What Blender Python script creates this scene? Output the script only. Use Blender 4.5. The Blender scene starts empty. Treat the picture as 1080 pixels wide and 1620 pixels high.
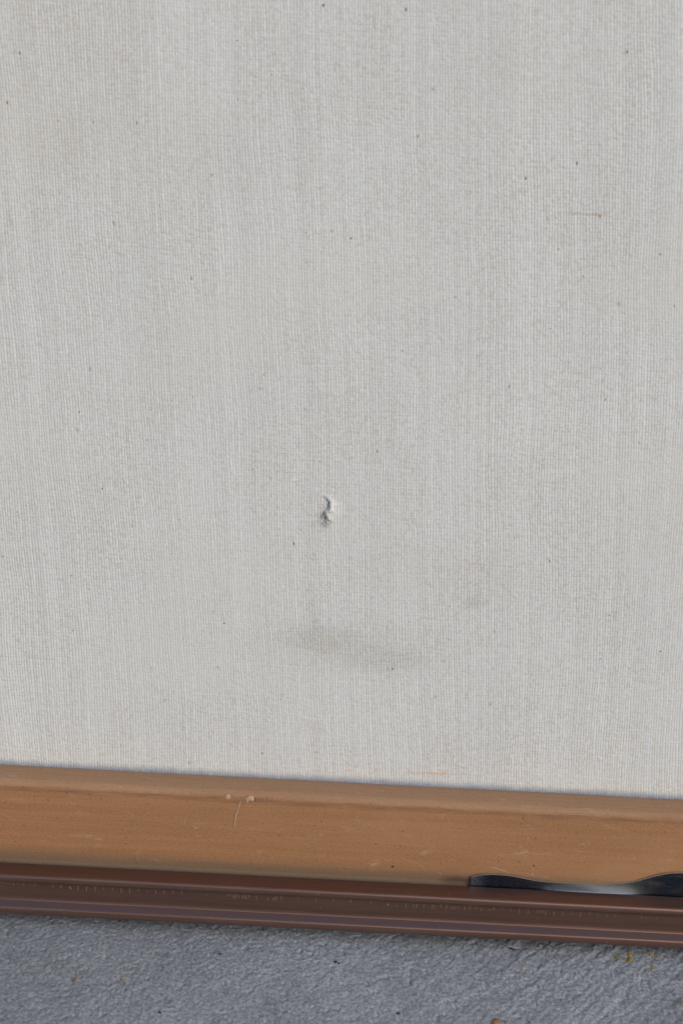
import bpy, bmesh, math, random
import numpy as np
from mathutils import Vector, Matrix, Euler

S = bpy.context.scene
COL = S.collection
MM = 0.001
R = math.radians
rng = random.Random(7)

# ------------------------------------------------------------------ layout numbers (mm, panel frame)
LEAN = R(7.0)            # the framed canvas leans back by this much
PITCH = R(15.0)          # camera axis against the panel normal
ROLL = 0.0515
BOT_V, DEEP_N = -10.2, -22.0
CAM_N, CAM_V = 325.0, 183.0
F_PX = 2250.0            # 50 mm lens over a 24 x 36 mm upright frame, in photo pixels

# panel frame: x right, v up along the canvas, n out of the canvas back towards the viewer
a = -LEAN
RX = Matrix.Rotation(a, 3, 'X')
lift = -(DEEP_N * math.sin(LEAN) + BOT_V * math.cos(LEAN)) + 0.25
ORG = Vector((0, 0, lift))            # mm

def P(x, v, n):
    """panel coordinates (mm) -> world (mm)"""
    return RX @ Vector((x, -n, v)) + ORG

CAM = P(0, CAM_V, CAM_N)
AXIS = (RX @ Vector((0, math.cos(PITCH), -math.sin(PITCH)))).normalized()
RIGHT0 = Vector((1, 0, 0))
UP0 = RIGHT0.cross(AXIS).normalized()
RIGHT = RIGHT0 * math.cos(ROLL) + UP0 * math.sin(ROLL)
UP = RIGHT.cross(AXIS).normalized()

# ------------------------------------------------------------------ camera
cd = bpy.data.cameras.new('camera')
cam = bpy.data.objects.new('camera', cd)
COL.objects.link(cam)
rot = Matrix((RIGHT, UP, -AXIS)).transposed()
cam.matrix_world = Matrix.Translation(CAM * MM) @ rot.to_4x4()
cd.sensor_fit = 'VERTICAL'
cd.sensor_height = 36.0
cd.lens = 50.0
cd.clip_start = 0.01
cd.clip_end = 200
cd.dof.use_dof = True
cd.dof.focus_distance = 0.359
cd.dof.aperture_fstop = 15
S.camera = cam

# ------------------------------------------------------------------ world, sun, exposure
SUN_EL, SUN_AZ = R(34), R(135)
w = bpy.data.worlds.new('World')
S.world = w
w.use_nodes = True
wn = w.node_tree
bg = wn.nodes['Background']
sky = wn.nodes.new('ShaderNodeTexSky')
sky.sky_type = 'NISHITA'
sky.sun_disc = False
sky.sun_elevation = SUN_EL
sky.sun_rotation = SUN_AZ
sky.air_density = 1.0
sky.dust_density = 2.6
sky.ozone_density = 1.0
wn.links.new(sky.outputs[0], bg.inputs['Color'])
bg.inputs['Strength'].default_value = 0.15
sl = bpy.data.lights.new('sun', 'SUN')
sl.energy = 0.95
sl.angle = R(50)
sl.color = (1.0, 0.955, 0.90)
so = bpy.data.objects.new('sun', sl)
COL.objects.link(so)
to_sun = Vector((math.sin(SUN_AZ) * math.cos(SUN_EL), math.cos(SUN_AZ) * math.cos(SUN_EL), math.sin(SUN_EL)))
so.rotation_euler = to_sun.to_track_quat('Z', 'Y').to_euler()
so.location = to_sun * 3
S.view_settings.view_transform = 'Standard'
S.view_settings.look = 'None'
S.view_settings.gamma = 1
S.view_settings.use_curve_mapping = False
S.view_settings.exposure = 0.02

# ------------------------------------------------------------------ measuring helpers
def ray(px, py):
    return (AXIS * F_PX + RIGHT * (px - 540) - UP * (py - 810)).normalized()

def at_n(px, py, n):
    """panel (x, v) where the sight line of a measured point meets the panel plane n"""
    d = RX.inverted() @ ray(px, py)
    t = (CAM_N - n) / d.y
    return d.x * t, CAM_V + d.z * t

def at_ground(px, py):
    d = ray(px, py)
    t = -CAM.z / d.z
    p = CAM + d * t
    return p.x, p.y

# ------------------------------------------------------------------ object helpers
def mesh_obj(name, verts, faces, mat, parent=None, smooth=False, label=None):
    me = bpy.data.meshes.new(name)
    me.from_pydata([tuple(v) for v in verts], [], faces)
    me.validate()
    me.update()
    if smooth:
        me.polygons.foreach_set('use_smooth', [True] * len(me.polygons))
    me.materials.append(mat)
    o = bpy.data.objects.new(name, me)
    COL.objects.link(o)
    if parent:
        o.parent = parent
    if label:
        o['label'] = label
    return o

def fix_normals(o):
    bm = bmesh.new()
    bm.from_mesh(o.data)
    bmesh.ops.recalc_face_normals(bm, faces=bm.faces)
    bm.to_mesh(o.data)
    bm.free()

def L(x, v, n):
    """panel mm -> local metres of the framed canvas"""
    return Vector((x * MM, -n * MM, v * MM))

# ------------------------------------------------------------------ node helpers
class NT:
    def __init__(self, name):
        self.m = bpy.data.materials.new(name)
        self.m.use_nodes = True
        self.t = self.m.node_tree
        self.b = self.t.nodes['Principled BSDF']
    def n(self, kind, **kw):
        nd = self.t.nodes.new(kind)
        for k, v in kw.items():
            setattr(nd, k, v)
        return nd
    def put(self, sock, val):
        if hasattr(val, 'is_output'):
            self.t.links.new(val, sock)
        else:
            sock.default_value = val
    def math(self, op, a, b=None, c=None, clamp=False):
        nd = self.n('ShaderNodeMath', operation=op, use_clamp=clamp)
        for i, x in enumerate((a, b, c)):
            if x is not None:
                self.put(nd.inputs[i], x)
        return nd.outputs[0]
    def coord(self, scale=1000.0):
        tc = self.n('ShaderNodeTexCoord')
        mp = self.n('ShaderNodeMapping')
        mp.inputs['Scale'].default_value = (scale,) * 3
        self.t.links.new(tc.outputs['Object'], mp.inputs[0])
        return mp.outputs[0]
    def scaled(self, v, s, rot=(0, 0, 0), loc=(0, 0, 0)):
        mp = self.n('ShaderNodeMapping')
        mp.inputs['Scale'].default_value = s
        mp.inputs['Rotation'].default_value = rot
        mp.inputs['Location'].default_value = loc
        self.t.links.new(v, mp.inputs[0])
        return mp.outputs[0]
    def sep(self, v):
        nd = self.n('ShaderNodeSeparateXYZ')
        self.t.links.new(v, nd.inputs[0])
        return nd.outputs
    def comb(self, x, y, z):
        nd = self.n('ShaderNodeCombineXYZ')
        for i, q in enumerate((x, y, z)):
            self.put(nd.inputs[i], q)
        return nd.outputs[0]
    def noise(self, v, scale=1.0, detail=2.0, rough=0.5, color=False):
        nd = self.n('ShaderNodeTexNoise')
        self.t.links.new(v, nd.inputs['Vector'])
        nd.inputs['Scale'].default_value = scale
        nd.inputs['Detail'].default_value = detail
        nd.inputs['Roughness'].default_value = rough
        return nd.outputs['Color' if color else 'Fac']
    def voro(self, v, scale=1.0, rnd=1.0):
        nd = self.n('ShaderNodeTexVoronoi')
        self.t.links.new(v, nd.inputs['Vector'])
        nd.inputs['Scale'].default_value = scale
        nd.inputs['Randomness'].default_value = rnd
        return nd
    def ramp(self, v, lo, hi, a=0.0, b=1.0):
        nd = self.n('ShaderNodeMapRange')
        nd.interpolation_type = 'SMOOTHSTEP'
        self.put(nd.inputs[0], v)
        nd.inputs[1].default_value = lo
        nd.inputs[2].default_value = hi
        nd.inputs[3].default_value = a
        nd.inputs[4].default_value = b
        return nd.outputs[0]
    def mix(self, f, a, b, mode='MIX'):
        nd = self.n('ShaderNodeMix', data_type='RGBA', blend_type=mode)
        self.put(nd.inputs[0], f)
        for i, x in ((6, a), (7, b)):
            if isinstance(x, tuple) and len(x) == 3:
                x = (*x, 1)
            self.put(nd.inputs[i], x)
        return nd.outputs[2]
    def bump(self, h, dist, strength=1.0, normal=None):
        nd = self.n('ShaderNodeBump')
        nd.inputs['Distance'].default_value = dist
        nd.inputs['Strength'].default_value = strength
        self.put(nd.inputs['Height'], h)
        if normal is not None:
            self.put(nd.inputs['Normal'], normal)
        return nd.outputs[0]
    def out(self, color=None, rough=None, normal=None, metallic=None, spec=None):
        for k, v in (('Base Color', color), ('Roughness', rough), ('Normal', normal), ('Metallic', metallic), ('Specular IOR Level', spec)):
            if v is not None:
                if isinstance(v, tuple) and len(v) == 3:
                    v = (*v, 1)
                self.put(self.b.inputs[k], v)
        return self.m

# ------------------------------------------------------------------ materials
def mat_canvas():
    k = NT('woven_canvas')
    c = k.coord()
    X, Y, Z = k.sep(c)
    wob = k.noise(k.scaled(c, (0.02, 0.02, 0.012)), 1.0, 2.0)
    wob2 = k.noise(k.scaled(c, (0.25, 0.25, 0.05)), 1.0, 2.0)
    u = k.math('ADD', X, k.math('MULTIPLY', Z, 0.07))
    # the weave leans a little more at the left, as the cloth was pulled over the bars
    u = k.math('ADD', u, k.math('MULTIPLY', k.math('SUBTRACT', wob, 0.5), 4.5))
    u = k.math('ADD', u, k.math('MULTIPLY', k.math('SUBTRACT', wob2, 0.5), 0.75))
    wob3 = k.noise(k.scaled(c, (0.9, 0.9, 0.12)), 1.0, 2.0)
    u = k.math('ADD', u, k.math('MULTIPLY', k.math('SUBTRACT', wob3, 0.5), 0.35))
    ut = k.math('DIVIDE', u, 0.66)
    tid = k.math('FLOOR', ut)
    fr = k.math('SUBTRACT', ut, tid)
    prof = k.math('SINE', k.math('MULTIPLY', fr, math.pi))            # rounded warp thread
    sl = k.noise(k.comb(k.math('MULTIPLY', tid, 3.71), k.math('MULTIPLY', Z, 0.45), 0.0), 1.0, 3.0, 0.6)
    wn_ = k.n('ShaderNodeTexWhiteNoise', noise_dimensions='1D')
    k.put(wn_.inputs['W'], tid)
    rnd = wn_.outputs[0]
    # weft: beads along each thread, alternating
    bead = k.ramp(k.noise(k.comb(k.math('MULTIPLY', tid, 5.37), k.math('MULTIPLY', Z, 1.25), 4.0), 1.0, 1.0), 0.3, 0.7)
    fine = k.noise(k.scaled(c, (1.8, 1.8, 1.3)), 1.0, 3.0, 0.7)
    h = k.math('MULTIPLY', k.math('POWER', prof, 0.8), k.math('MULTIPLY_ADD', bead, 0.42, 0.46))
    h = k.math('MULTIPLY', h, k.math('MULTIPLY_ADD', sl, 0.8, 0.6))
    # weft picks showing between the warp threads
    zt = k.math('DIVIDE', k.math('ADD', Z, k.math('MULTIPLY', k.math('SUBTRACT', k.noise(k.scaled(c, (0.04, 0.04, 0.35)), 1.0, 2.0), 0.5), 2.5)), 0.78)
    wid = k.math('FLOOR', zt)
    wprof = k.math('SINE', k.math('MULTIPLY', k.math('SUBTRACT', zt, wid), math.pi))
    wv = k.noise(k.comb(k.math('MULTIPLY', X, 0.5), k.math('MULTIPLY', wid, 4.13), 2.0), 1.0, 2.0)
    h = k.math('ADD', h, k.math('MULTIPLY', wprof, k.ramp(wv, 0.3, 0.7, 0.04, 0.30)))
    h = k.math('SUBTRACT', h, 0.14)
    h = k.math('ADD', h, k.math('MULTIPLY', fine, 0.8))
    ridge = k.ramp(h, 0.3, 1.05)
    patchy = k.ramp(k.noise(k.scaled(c, (0.07, 0.07, 0.03)), 1.0, 5.0, 0.7), 0.32, 0.68, 0.62, 1.0)
    gapamt = k.math('MULTIPLY', k.math('SUBTRACT', 1.0, ridge), patchy)
    col = k.mix(gapamt, (0.640, 0.664, 0.660), (0.495, 0.440, 0.375))
    tone = k.math('ADD', k.math('MULTIPLY_ADD', k.math('ADD', rnd, fine), 0.08, 0.87), k.math('MULTIPLY', k.math('SUBTRACT', sl, 0.5), 0.12))
    mott = k.noise(k.scaled(c, (0.03, 0.03, 0.022)), 1.0, 4.0, 0.55)
    tone = k.math('MULTIPLY', tone, k.ramp(mott, 0.25, 0.75, 0.975, 1.02))
    col = k.mix(1.0, col, k.comb(tone, tone, tone), 'MULTIPLY')
    yel = k.ramp(k.noise(k.scaled(c, (0.018, 0.018, 0.03), loc=(5, 2, 9)), 1.0, 3.0), 0.48, 0.72, 0.0, 0.4)
    col = k.mix(yel, col, (0.60, 0.60, 0.555))
    # random seed flecks, drawn out along the warp
    vr = k.voro(k.comb(k.math('MULTIPLY', u, 0.16), 0.0, k.math('MULTIPLY', Z, 0.10)), 1.0)
    rr = k.sep(vr.outputs['Color'])
    spot = k.math('MULTIPLY', k.ramp(vr.outputs['Distance'], 0.03, 0.075, 1.0, 0.0), k.math('GREATER_THAN', rr[0], 0.5))
    spot = k.math('MULTIPLY', spot, k.ramp(fine, 0.35, 0.6, 0.2, 1.0))
    col = k.mix(k.math('MULTIPLY', spot, 0.8), col, (0.33, 0.27, 0.20))
    vr2 = k.voro(k.comb(k.math('MULTIPLY', u, 0.42), 3.0, k.math('MULTIPLY', Z, 0.05)), 1.0)
    r2 = k.sep(vr2.outputs['Color'])
    st = k.math('MULTIPLY', k.ramp(vr2.outputs['Distance'], 0.06, 0.16, 1.0, 0.0), k.math('GREATER_THAN', r2[1], 0.6))
    col = k.mix(k.math('MULTIPLY', st, 0.2), col, (0.42, 0.37, 0.32))
    # named stains: grey smudges and rust traces where they are on the cloth
    def stain(px, py, rx, rz, color, amt, soft=0.5):
        nonlocal col
        x, v = at_n(px, py, CANVAS_N)
        dx = k.math('DIVIDE', k.math('SUBTRACT', X, x), rx)
        dz = k.math('DIVIDE', k.math('SUBTRACT', Z, v), rz)
        d = k.math('SQRT', k.math('ADD', k.math('MULTIPLY', dx, dx), k.math('MULTIPLY', dz, dz)))
        nz = k.noise(k.scaled(c, (0.55, 0.55, 0.55), loc=(px, 0, py)), 1.0, 5.0, 0.85)
        d = k.math('ADD', d, k.math('MULTIPLY', k.math('SUBTRACT', nz, 0.5), 2.6))
        f = k.math('MULTIPLY', k.ramp(d, 1 - soft, 1 + soft, 1.0, 0.0), amt)
        f = k.math('MULTIPLY', f, k.math('MULTIPLY_ADD', gapamt, 1.3, 0.45))
        f = k.math('MULTIPLY', f, k.ramp(fine, 0.38, 0.62, 0.45, 1.5))
        col = k.mix(f, col, color)
    grey = (0.33, 0.305, 0.255)
    stain(515, 1012, 9, 3.4, grey, 0.36)
    stain(600, 1040, 11, 3.2, grey, 0.26)
    stain(560, 1025, 22, 7, grey, 0.14)
    stain(748, 955, 2.6, 1.6, grey, 0.42)
    stain(512, 822, 1.8, 2.4, (0.30, 0.25, 0.2), 0.5)
    stain(680, 1224, 5.5, 0.5, (0.60, 0.36, 0.20), 0.55)
    stain(925, 339, 5.0, 0.22, (0.42, 0.26, 0.20), 0.6, 0.7)
    stain(946, 340, 1.0, 0.5, (0.42, 0.22, 0.17), 0.5)
    stain(830, 120, 16, 9, (0.42, 0.38, 0.30), 0.12)
    stain(90, 230, 6, 7, (0.42, 0.38, 0.30), 0.16)
    stain(700, 905, 25, 6, (0.45, 0.40, 0.34), 0.12)
    stain(255, 235, 20, 9, (0.45, 0.41, 0.34), 0.10)
    stain(70, 80, 28, 26, (0.46, 0.42, 0.34), 0.14)
    # shade along the bar, painted into the cloth as a blue-grey strip
    bar_shade = k.math('ADD', k.math('SUBTRACT', Z, at_n(540, 1240, CANVAS_N)[1]), k.math('MULTIPLY', k.math('SUBTRACT', k.noise(k.scaled(c, (0.4, 0.4, 0.4)), 1.0, 4.0, 0.7), 0.5), 1.6))
    col = k.mix(k.math('MULTIPLY', k.ramp(bar_shade, 0.3, 2.8, 0.95, 0.0), k.ramp(fine, 0.2, 0.7, 0.7, 1.0)), col, (0.20, 0.225, 0.285))
    nrm = k.bump(h, 0.00011, 0.7)
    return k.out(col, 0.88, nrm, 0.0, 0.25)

def mat_wood(name, vertical=False, tint=1.0):
    k = NT(name)
    c = k.coord()
    if vertical:
        c = k.scaled(c, (1, 1, 1), rot=(0, R(90), 0))
    X, Y, Z = k.sep(c)
    g1 = k.noise(k.scaled(c, (0.012, 0.5, 0.5)), 1.0, 5.0, 0.6)
    g2 = k.noise(k.scaled(c, (0.10, 2.2, 2.2)), 1.0, 4.0, 0.65)
    pore = k.noise(k.scaled(c, (1.5, 2.2, 2.2)), 1.0, 4.0, 0.8)
    big = k.noise(k.scaled(c, (0.02, 0.06, 0.06)), 1.0, 3.0)
    col = k.mix(k.ramp(g1, 0.3, 0.7), (0.315 * tint, 0.158 * tint, 0.071 * tint), (0.272 * tint, 0.132 * tint, 0.058 * tint))
    col = k.mix(k.ramp(g2, 0.35, 0.75, 0.0, 0.2), col, (0.35, 0.19, 0.09))
    col = k.mix(k.ramp(pore, 0.54, 0.66, 0.0, 0.85), col, (0.17, 0.075, 0.035))
    col = k.mix(k.ramp(pore, 0.30, 0.44, 0.5, 0.0), col, (0.47, 0.29, 0.17))
    col = k.mix(k.ramp(big, 0.45, 0.7, 0.0, 0.30), col, (0.40, 0.22, 0.11))
    vr = k.voro(k.scaled(c, (0.36, 0.48, 0.48)), 1.0)
    rr = k.sep(vr.outputs['Color'])
    pit = k.math('MULTIPLY', k.ramp(vr.outputs['Distance'], 0.05, 0.12, 1.0, 0.0), k.math('GREATER_THAN', rr[0], 0.5))
    col = k.mix(k.math('MULTIPLY', pit, 0.8), col, (0.12, 0.05, 0.025))
    scuff = k.math('MULTIPLY', k.ramp(k.noise(k.scaled(c, (0.10, 0.25, 0.25), rot=(0, 0.5, 0)), 1.0, 6.0, 0.78), 0.56, 0.72), 0.4)
    col = k.mix(scuff, col, (0.50, 0.38, 0.29))
    if not vertical:
        # worn, greyed arris and a ragged darker band along the lower edge of the face
        ragged = k.math('MULTIPLY', k.math('SUBTRACT', k.noise(k.scaled(c, (0.05, 0.4, 0.4)), 1.0, 5.0, 0.7), 0.5), 3.2)
        zz = k.math('ADD', Z, ragged)
        worn = k.ramp(zz, 19.8, 22.0, 0.0, 0.42)
        worn = k.math('MULTIPLY', worn, k.ramp(g2, 0.2, 0.8, 0.6, 1.25))
        col = k.mix(worn, col, (0.33, 0.24, 0.16))
        line = k.math('MULTIPLY', k.ramp(zz, 18.6, 19.9, 0.0, 1.0), k.ramp(zz, 19.9, 21.2, 1.0, 0.0))
        col = k.mix(k.math('MULTIPLY', line, k.ramp(g2, 0.40, 0.60, 0.1, 0.75)), col, (0.17, 0.085, 0.05))
        low_dark = k.ramp(k.math('ADD', Z, k.math('MULTIPLY', ragged, 0.5)), 0.6, 5.0, 0.8, 0.0)
        low_dark = k.math('MULTIPLY', low_dark, k.ramp(pore, 0.25, 0.6, 0.7, 1.0))
        col = k.mix(low_dark, col, (0.115, 0.088, 0.060))
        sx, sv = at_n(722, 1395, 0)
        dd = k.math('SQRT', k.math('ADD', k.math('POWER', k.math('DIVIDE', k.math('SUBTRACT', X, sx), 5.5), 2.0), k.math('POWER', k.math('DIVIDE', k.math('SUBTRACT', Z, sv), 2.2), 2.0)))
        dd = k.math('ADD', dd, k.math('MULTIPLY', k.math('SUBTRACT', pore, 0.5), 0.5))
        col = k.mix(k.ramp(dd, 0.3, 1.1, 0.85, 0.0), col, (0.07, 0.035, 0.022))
        dust = k.math('MULTIPLY', k.ramp(Z, -0.3, 0.9, 1.0, 0.0), 0.3)
        col = k.mix(dust, col, (0.30, 0.25, 0.19))
    h = k.math('ADD', k.math('MULTIPLY', pore, 0.7), k.math('MULTIPLY', g2, 0.8))
    h = k.math('SUBTRACT', h, k.math('MULTIPLY', pit, 0.5))
    nrm = k.bump(h, 0.00012, 0.6)
    return k.out(col, k.ramp(pore, 0.3, 0.7, 0.58, 0.74), nrm, 0.0, 0.3)

def mat_bronze():
    k = NT('brown_anodised_aluminium')
    c = k.coord()
    br = k.noise(k.scaled(c, (0.03, 6.0, 6.0)), 1.0, 4.0, 0.6)
    blotch = k.noise(k.scaled(c, (0.05, 0.4, 0.4)), 1.0, 4.0, 0.6)
    fine = k.noise(k.scaled(c, (3, 3, 3)), 1.0, 3.0, 0.7)
    col = k.mix(k.ramp(br, 0.3, 0.7), (0.190, 0.110, 0.086), (0.145, 0.082, 0.066))
    col = k.mix(k.ramp(blotch, 0.45, 0.75, 0.0, 0.35), col, (0.145, 0.090, 0.078))
    vr = k.voro(k.scaled(c, (0.22, 0.7, 0.7)), 1.0)
    rr = k.sep(vr.outputs['Color'])
    fleck = k.math('MULTIPLY', k.ramp(vr.outputs['Distance'], 0.05, 0.11, 1.0, 0.0), k.math('GREATER_THAN', rr[0], 0.72))
    col = k.mix(k.math('MULTIPLY', fleck, 0.5), col, (0.42, 0.33, 0.27))
    dust = k.math('MULTIPLY', k.ramp(fine, 0.5, 0.75), k.ramp(blotch, 0.4, 0.65, 0.05, 0.35))
    col = k.mix(dust, col, (0.28, 0.22, 0.20))
    rough = k.math('ADD', k.ramp(blotch, 0.3, 0.7, 0.30, 0.42), k.math('MULTIPLY', fine, 0.08))
    nrm = k.bump(br, 0.00002, 0.5)
    X, Y, Z = k.sep(c)
    Zr = k.math('ADD', Z, k.math('MULTIPLY', k.math('SUBTRACT', blotch, 0.5), 0.3))
    ledge_sheen = k.math('MULTIPLY', k.ramp(Zr, -8.3, -8.1), k.ramp(Zr, -7.75, -7.55, 1.0, 0.0))  # sky sheen on the shelf, put into the colour as a grey-purple band
    ledge_sheen = k.math('MULTIPLY', ledge_sheen, k.ramp(fine, 0.25, 0.7, 0.55, 0.95))
    col = k.mix(k.math('MULTIPLY', ledge_sheen, k.ramp(blotch, 0.3, 0.6, 0.75, 1.0)), col, (0.092, 0.072, 0.088))
    metal = k.math('MULTIPLY_ADD', ledge_sheen, -0.7, 0.75)
    rough = k.math('MULTIPLY_ADD', ledge_sheen, 0.1, rough)
    return k.out(col, rough, nrm, metal, 0.5)

def mat_steel():
    k = NT('blued_spring_steel')
    c = k.coord()
    n1 = k.noise(k.scaled(c, (4.5, 4.5, 4.5)), 1.0, 5.0, 0.75)
    n2 = k.noise(k.scaled(c, (0.12, 0.5, 0.5)), 1.0, 3.0)
    col = k.mix(k.ramp(n1, 0.4, 0.7), (0.016, 0.022, 0.034), (0.060, 0.085, 0.120))
    col = k.mix(k.ramp(n2, 0.5, 0.7, 0.0, 0.5), col, (0.20, 0.165, 0.12))
    X, Y, Z = k.sep(c)
    # sky reflection on the bend, painted into the steel colour
    x0 = at_n(895, 1400, 1)[0]; x1 = at_n(1018, 1400, 1)[0]
    d = k.math('ADD', X, k.math('MULTIPLY', Z, 6.0))
    bend_sheen = k.math('MULTIPLY', k.ramp(d, x0 - 5, x0 + 6), k.ramp(X, x1 - 5, x1 + 5, 1.0, 0.0))
    bend_sheen = k.math('MULTIPLY', bend_sheen, k.ramp(n1, 0.2, 0.7, 0.55, 1.0))
    col = k.mix(bend_sheen, col, k.mix(k.ramp(d, x1 - 14, x1 - 2), (0.052, 0.050, 0.050), (0.15, 0.15, 0.15)))
    col = k.mix(k.math('MULTIPLY', k.ramp(Z, 0.0, 0.5, 1.0, 0.0), bend_sheen), col, (0.13, 0.16, 0.22))
    xt = at_n(746, 1395, 1)[0]
    tip = k.math('MULTIPLY', k.ramp(X, xt, xt + 4.5, 0.8, 0.0), k.ramp(n1, 0.35, 0.6, 0.25, 1.0))
    col = k.mix(tip, col, (0.22, 0.27, 0.33))
    nrm = k.bump(n1, 0.00004, 0.5)
    return k.out(col, k.ramp(n1, 0.3, 0.7, 0.18, 0.34), nrm, 0.9, 0.5)

def mat_bright_steel():
    k = NT('bare_steel_edge')
    c = k.coord()
    n1 = k.noise(k.scaled(c, (3, 3, 3)), 1.0, 4.0, 0.7)
    col = k.mix(n1, (0.42, 0.43, 0.44), (0.66, 0.67, 0.68))
    return k.out(col, 0.4, None, 0.8)

def mat_concrete():
    k = NT('broomed_concrete')
    c = k.coord()
    n0 = k.noise(k.scaled(c, (0.02, 0.02, 0.02)), 1.0, 4.0, 0.6)
    n1 = k.noise(k.scaled(c, (1.5, 1.5, 1.5)), 1.0, 5.0, 0.75)
    n2 = k.noise(k.scaled(c, (1.9, 1.9, 1.9)), 1.0, 6.0, 0.85)
    n4 = k.noise(k.scaled(c, (3.4, 3.4, 3.4), loc=(3, 1, 2)), 1.0, 2.0, 0.6)
    n3 = k.noise(k.scaled(c, (0.25, 0.25, 0.25)), 1.0, 4.0, 0.7)
    col = k.mix(k.ramp(n1, 0.36, 0.64), (0.180, 0.202, 0.230), (0.362, 0.392, 0.425))
    col = k.mix(k.ramp(n2, 0.54, 0.66, 0.0, 0.75), col, (0.42, 0.42, 0.415))
    col = k.mix(k.ramp(n2, 0.34, 0.46, 0.9, 0.0), col, (0.060, 0.068, 0.080))
    t = k.ramp(n0, 0.3, 0.7, 0.86, 1.10)
    t = k.math('MULTIPLY', t, k.ramp(n3, 0.3, 0.7, 0.9, 1.08))
    col = k.mix(1.0, col, k.comb(t, t, t), 'MULTIPLY')
    vr = k.voro(k.scaled(c, (0.26, 0.26, 0.26)), 1.0)
    rr = k.sep(vr.outputs['Color'])
    spot = k.math('MULTIPLY', k.ramp(k.math('ADD', vr.outputs['Distance'], k.math('MULTIPLY', n1, 0.12)), 0.08, 0.17, 1.0, 0.0), k.math('GREATER_THAN', rr[0], 0.45))
    col = k.mix(k.math('MULTIPLY', spot, 0.7), col, (0.045, 0.05, 0.06))
    tan = k.math('MULTIPLY', k.ramp(vr.outputs['Distance'], 0.05, 0.13, 1.0, 0.0), k.math('LESS_THAN', rr[1], 0.10))
    col = k.mix(k.math('MULTIPLY', tan, 0.5), col, (0.33, 0.24, 0.13))
    h = k.math('ADD', k.math('MULTIPLY', n1, 1.2), k.math('MULTIPLY', n2, 0.8))
    h = k.math('ADD', h, k.math('MULTIPLY', n4, 0.9))
    nrm = k.bump(h, 0.00028, 0.9)
    return k.out(col, 0.9, nrm, 0.0, 0.2)

def mat_plain(name, col, rough=0.8, var=0.25):
    k = NT(name)
    c = k.coord()
    n1 = k.noise(k.scaled(c, (3, 3, 3)), 1.0, 4.0, 0.7)
    lo = tuple(x * (1 - var) for x in col)
    hi = tuple(min(1, x * (1 + var)) for x in col)
    return k.out(k.mix(k.ramp(n1, 0.3, 0.7), lo, hi), rough, k.bump(n1, 0.0001, 0.4), 0.0, 0.3)

CANVAS_N = -8.7
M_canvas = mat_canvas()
M_wood = mat_wood('varnished_stretcher_wood')
M_wood_v = mat_wood('varnished_stretcher_wood_upright', True)
M_bronze = mat_bronze()
M_steel = mat_steel()
M_edge = mat_bright_steel()
M_conc = mat_concrete()
M_seed = mat_plain('cotton_seed_husk', (0.23, 0.18, 0.12))
M_rust = mat_plain('reddish_fleck', (0.36, 0.19, 0.14))
M_splinter = mat_plain('pale_raw_wood', (0.42, 0.30, 0.20))
M_scratch = mat_plain('raw_wood_scratch', (0.40, 0.26, 0.16), 0.8, 0.4)
M_hole = mat_plain('dark_dent', (0.05, 0.03, 0.02))
M_gold = mat_plain('worn_gilt_mark', (0.22, 0.145, 0.09), 0.5)
M_thread = mat_plain('frayed_cotton', (0.66, 0.66, 0.62))
M_lichen = mat_plain('yellow_lichen', (0.27, 0.215, 0.07), 0.9, 0.5)
M_crumb = mat_plain('brown_crumb', (0.20, 0.10, 0.05), 0.8, 0.4)
M_dark = mat_plain('black_grit', (0.03, 0.03, 0.035))
M_tan = mat_plain('tan_grit', (0.27, 0.22, 0.14), 0.8, 0.4)

# ------------------------------------------------------------------ value noise in numpy
def hash2(ix, iy, seed):
    h = (ix * 374761393 + iy * 668265263 + seed * 974634777) & 0xFFFFFFFF
    h = ((h ^ (h >> 13)) * 1274126177) & 0xFFFFFFFF
    return ((h ^ (h >> 16)) & 0xFFFF) / 65535.0

def vnoise(x, y, seed=0):
    x = np.asarray(x, float); y = np.asarray(y, float)
    ix = np.floor(x).astype(np.int64); iy = np.floor(y).astype(np.int64)
    fx = x - ix; fy = y - iy
    fx = fx * fx * (3 - 2 * fx); fy = fy * fy * (3 - 2 * fy)
    a_ = hash2(ix, iy, seed); b_ = hash2(ix + 1, iy, seed)
    c_ = hash2(ix, iy + 1, seed); d_ = hash2(ix + 1, iy + 1, seed)
    return (a_ * (1 - fx) + b_ * fx) * (1 - fy) + (c_ * (1 - fx) + d_ * fx) * fy - 0.5

# ------------------------------------------------------------------ the concrete ground
def ground_h(x, y):
    """height in mm"""
    h = 0.25 * vnoise(x / 9, y / 9, 1) + 0.07 * vnoise(x / 2.6, y / 2.6, 2)
    h = h + 0.10 * vnoise(x / 0.9, y / 0.9, 3) + 0.20 * vnoise(x / 0.5, y / 0.5, 4)
    h = h - 1.3 * np.clip(vnoise(x / 0.8, y / 0.8, 6) - 0.24, 0, 1) - 2.4 * np.clip(vnoise(x / 1.5, y / 1.2, 7) - 0.32, 0, 1)
    # broom strokes running away to the right, clearest at the right
    s = (x * 0.74 - y * 0.67)
    tt = (x * 0.67 + y * 0.74)
    m = np.clip((np.asarray(x, float) + 10 + 40 * vnoise(x / 30, y / 30, 8)) / 60, 0, 1)
    h = h + m * 0.36 * vnoise(s / 1.0 + 0.8 * vnoise(x / 5, y / 5, 9), tt / 7, 5)
    return h - 0.3

def axis_vals(lo, hi, step, far):
    inner = list(np.arange(lo, hi + step * 0.5, step))
    out = []
    d = step
    x = hi
    while x < far:
        d *= 1.45
        x += d
        out.append(x)
    out2 = []
    d = step
    x = lo
    while x > -far:
        d *= 1.45
        x -= d
        out2.append(x)
    return np.array(out2[::-1] + inner + out)

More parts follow.
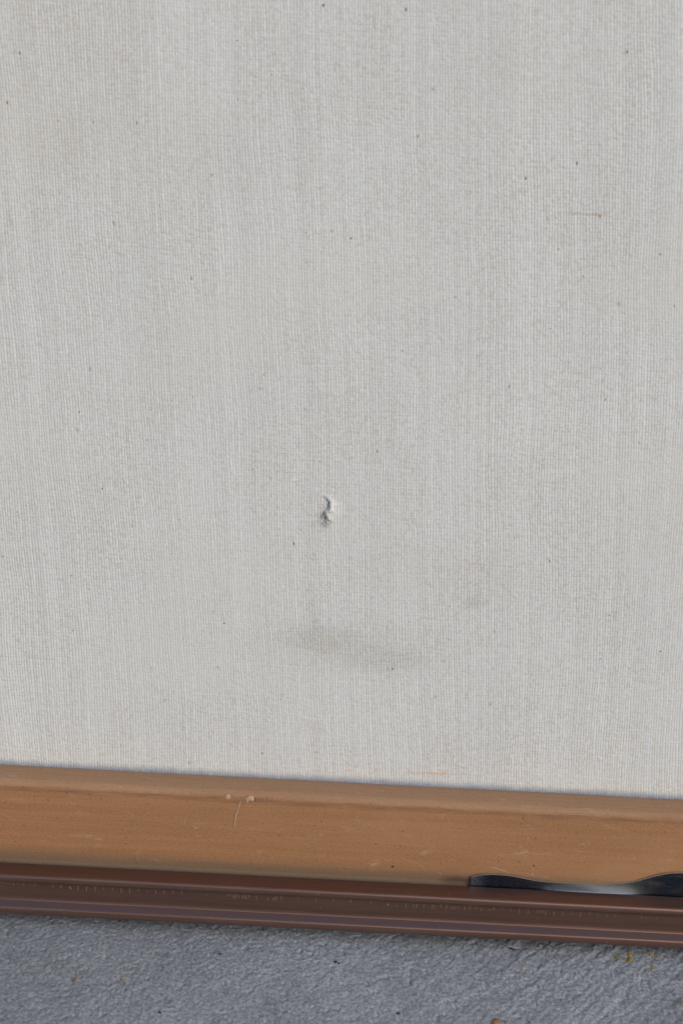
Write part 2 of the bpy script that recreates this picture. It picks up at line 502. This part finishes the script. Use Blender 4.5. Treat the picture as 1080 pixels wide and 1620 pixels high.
gy_front = at_ground(540, 1640)[1]
xs = axis_vals(-105, 105, 0.30, 15000)
ys = axis_vals(gy_front - 3, 6, 0.30, 15000)
GX, GY = np.meshgrid(xs, ys)
GZ = ground_h(GX, GY)
nx, ny = len(xs), len(ys)
co = np.stack([GX, GY, GZ], -1).reshape(-1, 3) * MM
me = bpy.data.meshes.new('concrete_ground')
me.vertices.add(nx * ny)
me.vertices.foreach_set('co', co.astype(np.float32).ravel())
ii, jj = np.meshgrid(np.arange(nx - 1), np.arange(ny - 1))
q = (jj * nx + ii).ravel()
quads = np.stack([q, q + 1, q + nx + 1, q + nx], -1)
nf = len(quads)
me.loops.add(nf * 4)
me.loops.foreach_set('vertex_index', quads.ravel())
me.polygons.add(nf)
me.polygons.foreach_set('loop_start', np.arange(nf) * 4)
me.polygons.foreach_set('loop_total', np.full(nf, 4))
me.update(calc_edges=True)
me.polygons.foreach_set('use_smooth', np.ones(nf, bool))
me.materials.append(M_conc)
g = bpy.data.objects.new('concrete_ground', me)
COL.objects.link(g)
g['kind'] = 'structure'
g['label'] = 'rough grey broomed concrete under the framed canvas'

# ------------------------------------------------------------------ the framed canvas
HX0, HX1 = -170.0, 230.0          # inner sight edges of the metal frame, left and right (mm)
HV1 = 500.0                       # top, at the flange
root = bpy.data.objects.new('framed_canvas', None)
COL.objects.link(root)
root.empty_display_size = 0.05
root.location = ORG * MM
root.rotation_euler = (a, 0, 0)
root['label'] = 'back of a framed canvas with wooden stretcher and brown metal frame, leaning on the concrete'
root['category'] = 'framed canvas'

# metal rail profile in (n, w): w = outward distance from the flange line (0 at the flange top, positive outwards)
def arc(cn, cw, r, a0, a1, k=5):
    return [(cn + r * math.cos(R(a0 + (a1 - a0) * i / k)), cw + r * math.sin(R(a0 + (a1 - a0) * i / k))) for i in range(k + 1)]

GAP = 1.5
prof = []
prof += [(GAP, 1.2), (GAP, 0.0), (GAP + 0.15, -0.15)]
prof += [(3.2, -0.2), (5.2, -0.1)]
prof += arc(6.85, 0.6, 0.65, -90, 0, 5)
prof += arc(7.15, 1.45, 0.35, 0, 90, 3)
prof += [(6.5, 1.9), (6.35, 2.15)]
prof += [(6.3, 3.2), (6.2, 4.4), (6.08, 5.6), (5.98, 6.6), (5.95, 7.3), (6.1, 7.65)]
prof += [(7.4, 7.95)]
prof += arc(8.15, 8.6, 0.5, -85, 0, 5)
prof += arc(8.2, 9.75, 0.45, 0, 90, 4)
prof += [(DEEP_N + 0.4, 10.2), (DEEP_N, 9.8), (DEEP_N, -5.6), (DEEP_N + 0.4, -6.0), (DEEP_N + 1.4, -6.0), (DEEP_N + 1.4, 9.2), (4.8, 9.2), (4.8, 1.2)]

def rail(side):
    """one mitred length of the metal frame; side: bottom, top, left, right"""
    vs, fs = [], []
    N = len(prof)
    def pt(end, n, wv):
        if side == 'bottom':
            return (HX0 - wv, -wv, n) if end == 0 else (HX1 + wv, -wv, n)
        if side == 'top':
            return (HX0 - wv, HV1 + wv, n) if end == 0 else (HX1 + wv, HV1 + wv, n)
        if side == 'left':
            return (HX0 - wv, -wv, n) if end == 0 else (HX0 - wv, HV1 + wv, n)
        return (HX1 + wv, -wv, n) if end == 0 else (HX1 + wv, HV1 + wv, n)
    K = 24
    for e in range(K + 1):
        t = e / K
        for (n_, w_) in prof:
            A = pt(0, n_, w_); B = pt(1, n_, w_)
            c = [A[i] + (B[i] - A[i]) * t for i in range(3)]
            # keep the mitre hairline open
            if side in ('bottom', 'top'):
                c[0] += 0.06 * (1 - 2 * t)
            else:
                c[1] += 0.06 * (1 - 2 * t)
            vs.append(L(c[0], c[1], c[2]))
    for e in range(K):
        for i in range(N):
            j = (i + 1) % N
            fs.append((e * N + i, e * N + j, (e + 1) * N + j, (e + 1) * N + i))
    fs.append(tuple(range(N)))
    fs.append(tuple(K * N + i for i in range(N))[::-1])
    o = mesh_obj('frame_rail', vs, fs, M_bronze, root, smooth=True)
    fix_normals(o)
    md = o.modifiers.new('edges', 'EDGE_SPLIT')
    md.split_angle = R(32)
    return o

rails = {s: rail(s) for s in ('bottom', 'top', 'left', 'right')}
rails['bottom']['label'] = 'brown anodised metal rail standing on the concrete, with faint gilt scale marks'

# stretcher bars: rounded inner arris, section (n, d): d = distance inwards from the flange line
INN = 22.1
def bar_profile():
    p = [(0.0, -6.5), (0.0, INN - 1.9)]
    p += [(-1.9 + 1.9 * math.cos(R(t)), INN - 1.9 + 1.9 * math.sin(R(t))) for t in (15, 30, 45, 60, 75, 90)]
    p += [(CANVAS_N + 0.35, INN + 0.1), (CANVAS_N + 0.05, INN - 0.4), (CANVAS_N + 0.05, -6.5)]
    return p
BP = bar_profile()
def bar(side):
    vs, fs = [], []
    N = len(BP)
    K = 160 if side == 'bottom' else 12
    for e in range(K + 1):
        t = e / K
        for (n_, d_) in BP:
            if side == 'bottom':
                c = [HX0 + d_ + (HX1 - d_ - HX0 - d_) * t, d_, n_]
            elif side == 'top':
                c = [HX0 + d_ + (HX1 - d_ - HX0 - d_) * t, HV1 - d_, n_]
            elif side == 'left':
                c = [HX0 + d_, d_ + (HV1 - 2 * d_) * t, n_]
            else:
                c = [HX1 - d_, d_ + (HV1 - 2 * d_) * t, n_]
            if side in ('bottom', 'top'):
                c[0] += 0.08 * (1 - 2 * t)
                if d_ > 15:
                    c[1] += 0.16 * float(vnoise(c[0] / 14, 3.3, 21)) + 0.07 * float(vnoise(c[0] / 3, 1.3, 22))
            else:
                c[1] += 0.08 * (1 - 2 * t)
            vs.append(L(*c))
    for e in range(K):
        for i in range(N):
            j = (i + 1) % N
            fs.append((e * N + i, e * N + j, (e + 1) * N + j, (e + 1) * N + i))
    fs.append(tuple(range(N)))
    fs.append(tuple(K * N + i for i in range(N))[::-1])
    o = mesh_obj('stretcher_bar', vs, fs, M_wood if side in ('bottom', 'top') else M_wood_v, root, smooth=True)
    fix_normals(o)
    md = o.modifiers.new('edges', 'EDGE_SPLIT')
    md.split_angle = R(35)
    return o
bars = {s: bar(s) for s in ('bottom', 'top', 'left', 'right')}
bars['bottom']['label'] = 'scuffed orange-brown wooden bar along the bottom of the canvas'
bbar = bars['bottom']

# ---- the canvas, with its puncture modelled in the cloth
crack_px = [(509, 785), (516, 790), (520.5, 796), (520, 803), (513, 809), (512, 814), (516, 819), (514, 825), (509, 831)]
crack = [at_n(x, y, CANVAS_N) for x, y in crack_px]
# finer, jagged course of the tear
cr = []
for i in range(len(crack) - 1):
    for t in range(4):
        f = t / 4
        cr.append((crack[i][0] * (1 - f) + crack[i + 1][0] * f + rng.uniform(-0.09, 0.09), crack[i][1] * (1 - f) + crack[i + 1][1] * f))
cr.append(crack[-1])
cr = np.array(cr)
cx0, cv0 = crack[4]

def span(lo, hi, c0, half, fine, coarse):
    v = list(np.arange(c0 - half, c0 + half, fine))
    left = list(np.arange(lo, c0 - half - coarse * 0.5, coarse))
    right = list(np.arange(c0 + half + coarse * 0.5, hi, coarse))
    return np.array(left + v + right + [hi])

cxs = span(HX0 - 6, HX1 + 6, cx0, 7.5, 0.11, 4.0)
cvs = span(-6, HV1 + 6, cv0, 8.5, 0.11, 4.0)
CX, CV = np.meshgrid(cxs, cvs)
dmin = np.full(CX.shape, 1e9)
prog = np.zeros(CX.shape)
side = np.zeros(CX.shape)
for i in range(len(cr) - 1):
    ax, av = cr[i]; bx, bv = cr[i + 1]
    vx, vv = bx - ax, bv - av
    ll = vx * vx + vv * vv
    t = np.clip(((CX - ax) * vx + (CV - av) * vv) / ll, 0, 1)
    d = np.hypot(CX - ax - t * vx, CV - av - t * vv)
    m = d < dmin
    dmin = np.where(m, d, dmin)
    prog = np.where(m, (i + t) / (len(cr) - 1), prog)
    side = np.where(m, np.sign((CX - ax) * -vv + (CV - av) * vx), side)   # + to the right of the downward course
near = np.exp(-(dmin / 2.2) ** 2)
env = np.clip(np.sin(np.pi * np.clip(prog, 0, 1)) * 1.3, 0, 1)
nb = 0.5 + vnoise(CX / 0.7, CV / 0.7, 31)
H = np.zeros(CX.shape)
H += 0.60 * np.exp(-((dmin - 0.55) / 0.8) ** 2) * (side > 0) * env * (0.4 + nb)         # lifted lip, right
H -= 0.22 * near * (side <= 0) * env                                                  # sunk side, left
H += 0.45 * np.exp(-((CX - cx0 - 1.6) / 2.0) ** 2 - ((CV - cv0 - 0.2) / 2.6) ** 2)
wdt = 0.17 + 0.16 * (0.5 + vnoise(prog * 9, prog * 0 + 2, 5))
H -= (1.0 * np.exp(-((prog - 0.30) / 0.13) ** 2) + 0.6 * np.exp(-((prog - 0.68) / 0.10) ** 2) + 0.08) * np.exp(-(dmin / wdt) ** 3) * np.clip(env * 1.3, 0, 1)
H += 0.10 * near * vnoise(CX / 0.35, CV / 0.35, 32)
# slack in the cloth: barely visible swells
H += 0.5 * vnoise(CX / 70, CV / 90, 41) + 0.12 * vnoise(CX / 22, CV / 30, 42)
edge = np.clip(np.minimum(CV - INN, 12) / 12, 0, 1)
H = H * edge + 0.0
nxc, nvc = len(cxs), len(cvs)
cco = np.stack([CX, -(CANVAS_N + H), CV], -1).reshape(-1, 3) * MM
ii, jj = np.meshgrid(np.arange(nxc - 1), np.arange(nvc - 1))
q = (jj * nxc + ii).ravel()
quads = np.stack([q, q + 1, q + nxc + 1, q + nxc], -1)
cme = bpy.data.meshes.new('canvas')
cme.from_pydata(cco.tolist(), [], quads.tolist())
cme.update()
cme.polygons.foreach_set('use_smooth', [True] * len(cme.polygons))
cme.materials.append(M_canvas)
canvas = bpy.data.objects.new('canvas', cme)
COL.objects.link(canvas)
canvas.parent = root
canvas['label'] = 'off-white woven canvas with a small tear and a grey smudge'
sd = canvas.modifiers.new('thickness', 'SOLIDIFY')
sd.thickness = 0.0006
sd.offset = -1

# ---- small geometry helpers on the panel
def blob_mesh(pts, r0, seg=6, rings=4):
    """tapered tube through pts [(x,v,n)] in mm with radius list/scalar"""
    vs, fs = [], []
    n = len(pts)
    for i, p in enumerate(pts):
        pa = Vector(pts[max(i - 1, 0)]); pb = Vector(pts[min(i + 1, n - 1)])
        d = (pb - pa)
        d = d.normalized() if d.length > 0 else Vector((1, 0, 0))
        u = d.cross(Vector((0, 0, 1)))
        u = u.normalized() if u.length > 1e-4 else Vector((1, 0, 0))
        w_ = d.cross(u).normalized()
        r = r0[i] if hasattr(r0, '__len__') else r0
        for s in range(seg):
            t = 2 * math.pi * s / seg
            o = u * math.cos(t) * r + w_ * math.sin(t) * r
            vs.append(Vector(p) + o)
    for i in range(n - 1):
        for s in range(seg):
            s2 = (s + 1) % seg
            fs.append((i * seg + s, i * seg + s2, (i + 1) * seg + s2, (i + 1) * seg + s))
    fs.append(tuple(range(seg)))
    fs.append(tuple((n - 1) * seg + s for s in range(seg))[::-1])
    return vs, fs

def joined(name, parts, mat, parent, smooth=True, label=None, kind=None):
    V, F = [], []
    for vs, fs in parts:
        b = len(V)
        V += vs
        F += [tuple(i + b for i in f) for f in fs]
    V = [L(v.x, v.y, v.z) for v in V]
    o = mesh_obj(name, V, F, mat, parent, smooth, label)
    fix_normals(o)
    if kind:
        o['kind'] = kind
    return o

def curve_on(px_pts, n, r, taper=True):
    pts = []
    for (x, y) in px_pts:
        X_, V_ = at_n(x, y, n)
        pts.append((X_, V_, n))
    k = len(pts)
    rr = [r * (0.35 + 0.65 * math.sin(math.pi * (i + 0.35) / (k - 0.3))) if taper else r for i in range(k)]
    return blob_mesh(pts, rr)

# seed husks caught in the weave
def husk(px, py, rx, rv):
    x, v = at_n(px, py, CANVAS_N)
    hh = float(H[np.abs(cvs - v).argmin(), np.abs(cxs - x).argmin()])
    k = 7
    pts, rad = [], []
    for i in range(k):
        t = i / (k - 1) - 0.5
        pts.append((x + rng.uniform(-0.2, 0.2) * rx, v + t * 2 * rv, CANVAS_N + hh + 0.02))
        rad.append(rx * math.sqrt(max(0.03, 1 - 4 * t * t)))
    return blob_mesh(pts, rad)
U = 1 / 6.4
husks = [(12, 162, 2.2, 3.2), (32, 84, 2, 3.4), (512, 8, 2.8, 3.0), (642, 15, 2, 3), (126, 652, 1.8, 2.2), (355, 986, 2.1, 2.1),
         (305, 628, 1.3, 1.6), (400, 742, 1.5, 2.0), (1043, 402, 2.0, 1.6), (883, 394, 1.4, 2), (922, 437, 1.5, 1.7), (957, 632, 1.3, 3),
         (465, 860, 1.8, 4), (113, 911, 1.2, 2), (506, 730, 1.2, 2.4), (1044, 1030, 2, 1.6), (949, 1042, 1.5, 1.3), (621, 1058, 2.0, 2.8),
         (710, 1055, 1, 1.2), (831, 282, 1.6, 3.5), (912, 258, 1.5, 4), (991, 82, 1.5, 4), (661, 215, 1.5, 3), (376, 64, 1.6, 1.6),
         (148, 193, 1.4, 3), (217, 194, 1.4, 3), (155, 278, 1.3, 1.3), (253, 325, 1.3, 1.6), (162, 773, 1.8, 2), (597, 714, 1.5, 3.5),
         (5, 880, 2, 1.5), (869, 887, 1.2, 3.0), (284, 822, 1.3, 2), (870, 520, 1.2, 1.5), (1066, 484, 1.5, 2.5), (100, 432, 1.2, 1.3),
         (807, 818, 1.8, 1.0), (240, 1056, 1.5, 1.5), (250, 1120, 1.1, 1.2), (71, 1202, 1.1, 1.2), (415, 1192, 1.4, 3.6), (805, 611, 1.1, 4),
         (555, 1190, 1, 1.1), (647, 1219, 1, 1), (120, 990, 1, 1), (430, 118, 1.2, 2.5), (720, 470, 1.1, 2.5), (1010, 700, 1.1, 2)]
for _ in range(90):
    husks.append((rng.uniform(-60, 1140), rng.uniform(10, 1205), rng.uniform(0.5, 1.3), rng.uniform(0.7, 2.4)))
joined('seed_husk', [husk(x, y, a_ * U * 0.6, b_ * U * 0.72) for x, y, a_, b_ in husks], M_seed, canvas, kind='stuff',
       label='tiny brown seed husks scattered in the weave')
reds = [(555, 377, 2.2, 1.8), (290, 1010, 1.5, 1.5), (948, 341, 1.8, 1.2), (476, 838, 2.2, 0.8), (953, 600, 1, 1.4), (1052, 985, 1, 1)]
joined('red_fleck', [husk(x, y, a_ * U * 0.62, b_ * U * 0.8) for x, y, a_, b_ in reds], M_rust, canvas, kind='stuff',
       label='tiny reddish flecks on the cloth')
# frayed thread ends round the tear
fr = []
for i in range(16):
    k = rng.randrange(4, len(cr) - 4)
    x, v = cr[k]
    s = 1 if rng.random() < 0.7 else -1
    ln = rng.uniform(0.4, 1.0)
    pts = []
    for j in range(5):
        t = j / 4
        pts.append((x + s * (0.35 - t * 0.4) + rng.uniform(-0.05, 0.05), v - t * ln * 0.9 + rng.uniform(-0.05, 0.05), CANVAS_N + 0.25 + 0.25 * math.sin(t * 3)))
    fr.append(blob_mesh(pts, [0.075, 0.07, 0.06, 0.05, 0.03]))
joined('frayed_thread', fr, M_thread, canvas, kind='stuff', label='frayed white thread ends at the tear')

# ---- scratches, splinters and dents on the lower bar
def flat_chip(px_poly, n, thick):
    """raised flake with an outline measured on the bar face"""
    c = [at_n(x, y, n) for x, y in px_poly]
    k = len(c)
    mx = sum(p[0] for p in c) / k; mv = sum(p[1] for p in c) / k
    vs = [Vector((p[0], p[1], n - 0.02)) for p in c] + [Vector((mx + (p[0] - mx) * 0.7, mv + (p[1] - mv) * 0.7, n + thick)) for p in c]
    fs = [tuple(range(k, 2 * k))] + [(i, (i + 1) % k, k + (i + 1) % k, k + i) for i in range(k)]
    return vs, fs
joined('splinter', [curve_on([(381, 1267), (378, 1276), (375, 1284), (373, 1291), (371.5, 1299), (370.5, 1305), (371, 1309)], 0.02, 0.17)], M_splinter, bbar,
       label='long pale splinter lifted from the bar')
joined('splinter', [flat_chip([(389, 1263), (395, 1259), (401, 1260), (403, 1265), (401, 1268), (394, 1266), (391, 1272), (389.5, 1269)], 0.0, 0.16)], M_splinter, bbar,
       label='pale torn flake beside the long splinter')
joined('splinter', [flat_chip([(358, 1257), (364, 1256), (365, 1263), (361, 1265), (357, 1264)], 0.0, 0.08)], M_splinter, bbar, label='small pale chip at the arris')
sc = [
    ([(560, 1294), (564, 1297), (568, 1299), (571, 1302)], 0.10), ([(563, 1291), (567, 1294)], 0.08),
    ([(840, 1370), (842, 1376), (840.5, 1382), (838, 1386)], 0.11), ([(838, 1366), (843, 1369)], 0.13),
    ([(767, 1372), (780, 1372), (792, 1377), (806, 1381)], 0.08), ([(778, 1370), (790, 1375), (803, 1378)], 0.07),
    ([(815, 1379), (840, 1384), (868, 1388)], 0.06), ([(1002, 1352), (1002.5, 1359), (1001, 1363)], 0.08),
    ([(885, 1288), (905, 1289), (930, 1289)], 0.07), ([(834, 1324), (836, 1329)], 0.12), ([(835, 1288), (838, 1293)], 0.12),
    ([(692, 1380), (698, 1382)], 0.10), ([(1040, 1303), (1050, 1304)], 0.08), ([(200, 1283), (212, 1291)], 0.05),
    ([(632, 1351), (640, 1360), (660, 1366), (676, 1378)], 0.05), ([(1043, 1369), (1044, 1373)], 0.10),
    ([(515, 1262), (520, 1260)], 0.08), ([(542, 1275), (548, 1276)], 0.08), ([(622, 1322), (624, 1324)], 0.12),
    ([(2, 1286), (10, 1290), (22, 1297)], 0.05), ([(292, 1296), (293, 1306)], 0.06), ([(112, 1287), (113, 1288)], 0.12),
    ([(600, 1302), (606, 1312), (614, 1320)], 0.045), ([(1020, 1310), (1024, 1322)], 0.045), ([(240, 1358), (252, 1362)], 0.05),
    ([(700, 1300), (716, 1303)], 0.045), ([(905, 1340), (912, 1346), (924, 1349)], 0.045), ([(60, 1330), (74, 1329)], 0.045)]
joined('scratch', [curve_on(p, -r * 0.2, r * 0.85) for p, r in sc], M_scratch, bbar, kind='stuff', label='short pale scratches on the bar')
joined('dent', [curve_on([(619, 1370), (621, 1371), (623, 1370)], -0.05, 0.28), curve_on([(842.5, 1368), (844.5, 1371)], 0.0, 0.16),
                curve_on([(403, 1262), (404, 1267)], -0.02, 0.14)], M_hole, bbar, kind='stuff', label='small dark dents in the bar')

# ---- faint gilt scale and figures along the channel of the lower rail
NF = 6.33
tick = []
def bar_tick(px, y0, y1, wpx=0.9, n=NF):
    x0, v0 = at_n(px, y0, n + 0.02)
    x1, v1 = at_n(px, y1, n + 0.02)
    hw = wpx / 6.2 / 2
    hn = 0.03
    vs = [Vector((x0 - hw, v0, n - 0.2)), Vector((x0 + hw, v0, n - 0.2)), Vector((x0 + hw, v1, n - 0.2)), Vector((x0 - hw, v1, n - 0.2)),
          Vector((x0 - hw, v0, n + hn)), Vector((x0 + hw, v0, n + hn)), Vector((x0 + hw, v1, n + hn)), Vector((x0 - hw, v1, n + hn))]
    fs = [(0, 1, 2, 3), (4, 5, 6, 7), (0, 1, 5, 4), (1, 2, 6, 5), (2, 3, 7, 6), (3, 0, 4, 7)]
    tick.append((vs, fs))
def crease(px):
    return 1393.5 + px * 0.0517
for px in [84, 97, 110, 124, 137, 151, 164, 178, 192, 205.5, 219, 233, 246.5, 260, 274, 287.5]:
    bar_tick(px, crease(px) + 1.5, crease(px) + (9 if int(px) in (124, 137, 151, 192, 260, 246, 205) else 6.5), 0.8)
for px in [2, 6, 10, 16, 22, 28, 34, 38, 47, 56]:
    bar_tick(px, crease(px) + 1, crease(px) + (6 if px in (22, 38, 56) else 3.5), 0.7)
for px in [361, 364, 373, 394, 437, 445, 697, 706, 725, 735, 743, 753, 781, 794, 472, 499.5, 527, 555, 587]:
    bar_tick(px, crease(px) + 1.5, crease(px) + (8.5 if px in (499.5, 445, 437, 735, 706) else 6), 0.8)
for px in [642, 670, 808, 821, 835, 850, 854, 858, 863, 876, 890, 904, 918, 932, 945, 960, 973]:
    bar_tick(px, crease(px) + 2, crease(px) + (10 if px in (642, 670, 821, 835, 863, 890, 876, 918) else 7), 0.7)
joined('scale_mark', tick, M_gold, rails['bottom'], smooth=False, kind='stuff', label='faint gilt ruler ticks in the channel')

def glyph(txt, px, size_px=7.5, dy=2.0):
    cu = bpy.data.curves.new('figure', 'FONT')
    cu.body = txt
    cu.size = size_px * 1.35 / 6.2 * MM
    cu.extrude = 0.00003
    cu.offset = -0.000012
    tmp = bpy.data.objects.new('tmp', cu)
    COL.objects.link(tmp)
    dg = bpy.context.evaluated_depsgraph_get()
    m = bpy.data.meshes.new_from_object(tmp.evaluated_get(dg))
    bpy.data.objects.remove(tmp)
    x, v = at_n(px, crease(px) + dy + size_px, NF)
    # letters stand on the channel face, facing out
    m.transform(Matrix.Translation(L(x, v, NF)) @ Matrix.Rotation(R(90), 4, 'X'))
    return m
gl = bmesh.new()
for txt, px in [('U', 368), ('I', 377), ('S', 382), ('S', 387), (')', 404), ('c', 423), ('o', 430), ('4', 611), ('-', 627), ('1', 651), ('2', 656),
                ('O', 681), ('1', 711), ('0', 716), ('a', 759), ('~', 771), ('4', 118 - 8), ('o', 1012), ('o', 1019), ('c', 1026), ('o', 1036)]:
    m = glyph(txt, px, 6.2 if px < 1000 else 4.5)
    gl.from_mesh(m)
    bpy.data.meshes.remove(m)
gm = bpy.data.meshes.new('scale_figure')
gl.to_mesh(gm)
gl.free()
gm.materials.append(M_gold)
go = bpy.data.objects.new('scale_figure', gm)
COL.objects.link(go)
go.parent = rails['bottom']
go['label'] = 'faint gilt figures between the ruler ticks'
go['kind'] = 'stuff'

# ---- the spring clip wedged between bar and flange
top_px = [(745, 1388), (750, 1386.4), (762, 1384.6), (775, 1384), (788, 1384.2), (800, 1385.2), (812, 1386.8), (825, 1389.4), (838, 1392.2), (850, 1394.4), (865, 1395.9),
          (880, 1396.8), (900, 1397.7), (920, 1398.3), (940, 1398.8), (960, 1399), (975, 1398.7), (990, 1397.6), (1003, 1395.5), (1015, 1392.5), (1027, 1389), (1038, 1386), (1050, 1383.4),
          (1062, 1382), (1075, 1381.5), (1090, 1381.8), (1104, 1383.6), (1118, 1387), (1128, 1391)]
tp = np.array(top_px, float)
xs_ = np.linspace(745, 1128, 120)
from math import exp
ty = np.interp(xs_, tp[:, 0], tp[:, 1])
# smooth the polyline
for _ in range(4):
    ty[1:-1] = (ty[:-2] + 2 * ty[1:-1] + ty[2:]) / 4
cv, cf = [], []
TH = 0.48
M_ROW = 9
for i, px in enumerate(xs_):
    # how far this stretch of the strip leans back against the wood: upright ends, leaning middle
    left = 1 / (1 + exp(-(px - 868) / 13.0)); right = 1 / (1 + exp((px - 1008) / 9.0))
    lean = left * right
    n_top = 0.06 * lean + (1 - lean) * 0.55
    x_t, v_t = at_n(px, ty[i], n_top + TH)
    n_bot = 0.62 * (1 - lean) + 1.12 * lean
    prof_rows = [(x_t, -1.6, min(n_bot, 1.1))]
    for r_ in range(1, M_ROW):
        s = (r_ - 1) / (M_ROW - 2)
        v = -0.25 + (v_t + 0.25) * s
        bow = -0.18 * math.sin(math.pi * s) * lean          # hollow face in the middle stretch
        prof_rows.append((x_t, v, n_bot + (n_top - n_bot) * s + bow))
    ring = [(x, v, n + TH) for x, v, n in prof_rows] + [(x, v, max(n, 0.02)) for x, v, n in prof_rows[::-1]]
    cv += ring
NR = 2 * M_ROW
for i in range(len(xs_) - 1):
    for j in range(NR):
        j2 = (j + 1) % NR
        cf.append((i * NR + j, i * NR + j2, (i + 1) * NR + j2, (i + 1) * NR + j))
cf.append(tuple(range(NR)))
cf.append(tuple((len(xs_) - 1) * NR + j for j in range(NR))[::-1])
clip = mesh_obj('spring_clip', [L(x, v, n) for x, v, n in cv], cf, M_steel, root, smooth=True,
                label='bent dark steel spring clip wedged between wooden bar and metal rail')
fix_normals(clip)
clip.data.materials.append(M_edge)
for p in clip.data.polygons:
    # ground top and end edges are bare steel
    js = {vi % NR for vi in p.vertices}
    if js == {M_ROW - 1, M_ROW} or len(p.vertices) > 4:
        p.material_index = 1
md = clip.modifiers.new('edges', 'EDGE_SPLIT')
md.split_angle = R(40)

# ------------------------------------------------------------------ crumbs, grit and lichen on the ground
def crumb_mesh(bm, x, y, r, flat=0.6, stretch=1.0, ang=0.0, lift_=0.0):
    z = float(ground_h(x, y)) + r * flat * 0.45 + lift_
    res = bmesh.ops.create_icosphere(bm, subdivisions=2, radius=r)
    ca, sa = math.cos(ang), math.sin(ang)
    for v in res['verts']:
        p = v.co * (1 + rng.uniform(-0.22, 0.22))
        px_, py_ = p.x * stretch, p.y
        v.co = Vector((x + px_ * ca - py_ * sa, y + px_ * sa + py_ * ca, z + p.z * flat))

def ground_thing(name, label, cat, mat, pieces, group=None, split=None):
    """pieces: (px, py, radius mm, flat, stretch, angle)"""
    cx_, cy_ = at_ground(pieces[0][0], pieces[0][1])
    bm = bmesh.new()
    for (px, py, r, fl, st, an) in pieces:
        x, y = at_ground(px, py)
        crumb_mesh(bm, x, y, r, fl, st, an)
    org = Vector((cx_, cy_, float(ground_h(cx_, cy_))))
    for v in bm.verts:
        v.co = (v.co - org) * MM
    m = bpy.data.meshes.new(name)
    bm.to_mesh(m)
    bm.free()
    m.materials.append(mat)
    o = bpy.data.objects.new(name, m)
    COL.objects.link(o)
    o.location = org * MM
    o['label'] = label
    o['category'] = cat
    if group:
        o['group'] = group
    return o

def scatter(cx, cy, sx, sy, k, r):
    return [(cx + rng.gauss(0, sx), cy + rng.gauss(0, sy), r * rng.uniform(0.4, 1.2), 0.4, rng.uniform(0.9, 1.6), rng.uniform(0, 3)) for _ in range(k)]
ground_thing('lichen_patch', 'yellow-green lichen patch on the concrete, left of the other patch', 'lichen', M_lichen,
             [(996, 1517, 0.45, 0.35, 1.4, 1.2)] + scatter(996, 1514, 2.6, 5, 16, 0.42) + scatter(987, 1517, 1.5, 1.5, 3, 0.42) + scatter(977, 1514, 2.0, 2.5, 6, 0.40),
             'lichen on the concrete')
ground_thing('lichen_patch', 'small orange-yellow lichen specks on the concrete near the right corner', 'lichen', M_lichen,
             [(1028, 1508, 0.4, 0.35, 1.3, 0.3)] + scatter(1028, 1508, 3, 1.8, 6, 0.36) + scatter(1030, 1527, 2, 2.2, 7, 0.38) + scatter(1036, 1515, 1.5, 2, 4, 0.34),
             'lichen on the concrete')
ground_thing('crumb', 'orange-brown crumb at the very bottom, largest of three in a row', 'crumb', M_crumb, [(784, 1615, 0.7, 0.5, 1.4, 0.6), (780, 1618, 0.4, 0.5, 1.2, 0.2)], 'brown crumbs on the concrete')
ground_thing('crumb', 'middle crumb of the three at the bottom of the concrete', 'crumb', M_crumb, [(799, 1616, 0.35, 0.5, 1.1, 0.6)], 'brown crumbs on the concrete')
ground_thing('crumb', 'rightmost small crumb of the three at the bottom of the concrete', 'crumb', M_crumb, [(837, 1616, 0.36, 0.5, 1.1, 1.6)], 'brown crumbs on the concrete')
ground_thing('crumb', 'reddish-brown crumb alone on the concrete at the left', 'crumb', M_crumb, [(118, 1549, 0.5, 0.5, 1.3, 0.2), (121, 1547, 0.3, 0.5, 1.0, 0.2)], 'brown crumbs on the concrete')
ground_thing('crumb', 'pale tan crumb right of the reddish one on the concrete', 'crumb', M_tan, [(195, 1545, 0.42, 0.4, 1.4, 0.2)])
ground_thing('crumb', 'yellow crumb at the right edge of the concrete', 'crumb', M_lichen, [(1079, 1586, 0.5, 0.5, 1.2, 1.2)])
ground_thing('grit', 'black sliver of grit just below the metal rail', 'grit', M_dark, [(808, 1499, 0.34, 0.4, 1.6, 2.9), (812, 1500.5, 0.3, 0.4, 1.4, 0.1)])
ground_thing('grit', 'dark and tan grit pair below the black sliver', 'grit', M_tan, [(827, 1528, 0.36, 0.5, 1.2, 1.9), (825, 1533, 0.32, 0.5, 1.3, 1.0)])
ground_thing('grit', 'dark chip of grit in the middle of the concrete', 'grit', M_dark, [(531, 1521, 0.38, 0.4, 1.5, 2.8), (536, 1523, 0.3, 0.4, 1.0, 0)])
ground_thing('grit', 'black grain on the concrete left of the middle chip', 'grit', M_dark, [(348, 1508, 0.32, 0.5, 1.2, 0)])
ground_thing('grit', 'dark grain low down in the middle of the concrete', 'grit', M_dark, [(630, 1602, 0.36, 0.4, 1.5, 0.1)])
ground_thing('grit', 'dark grain low down at the left of the concrete', 'grit', M_dark, [(253, 1601, 0.34, 0.4, 1.3, 2.4)])
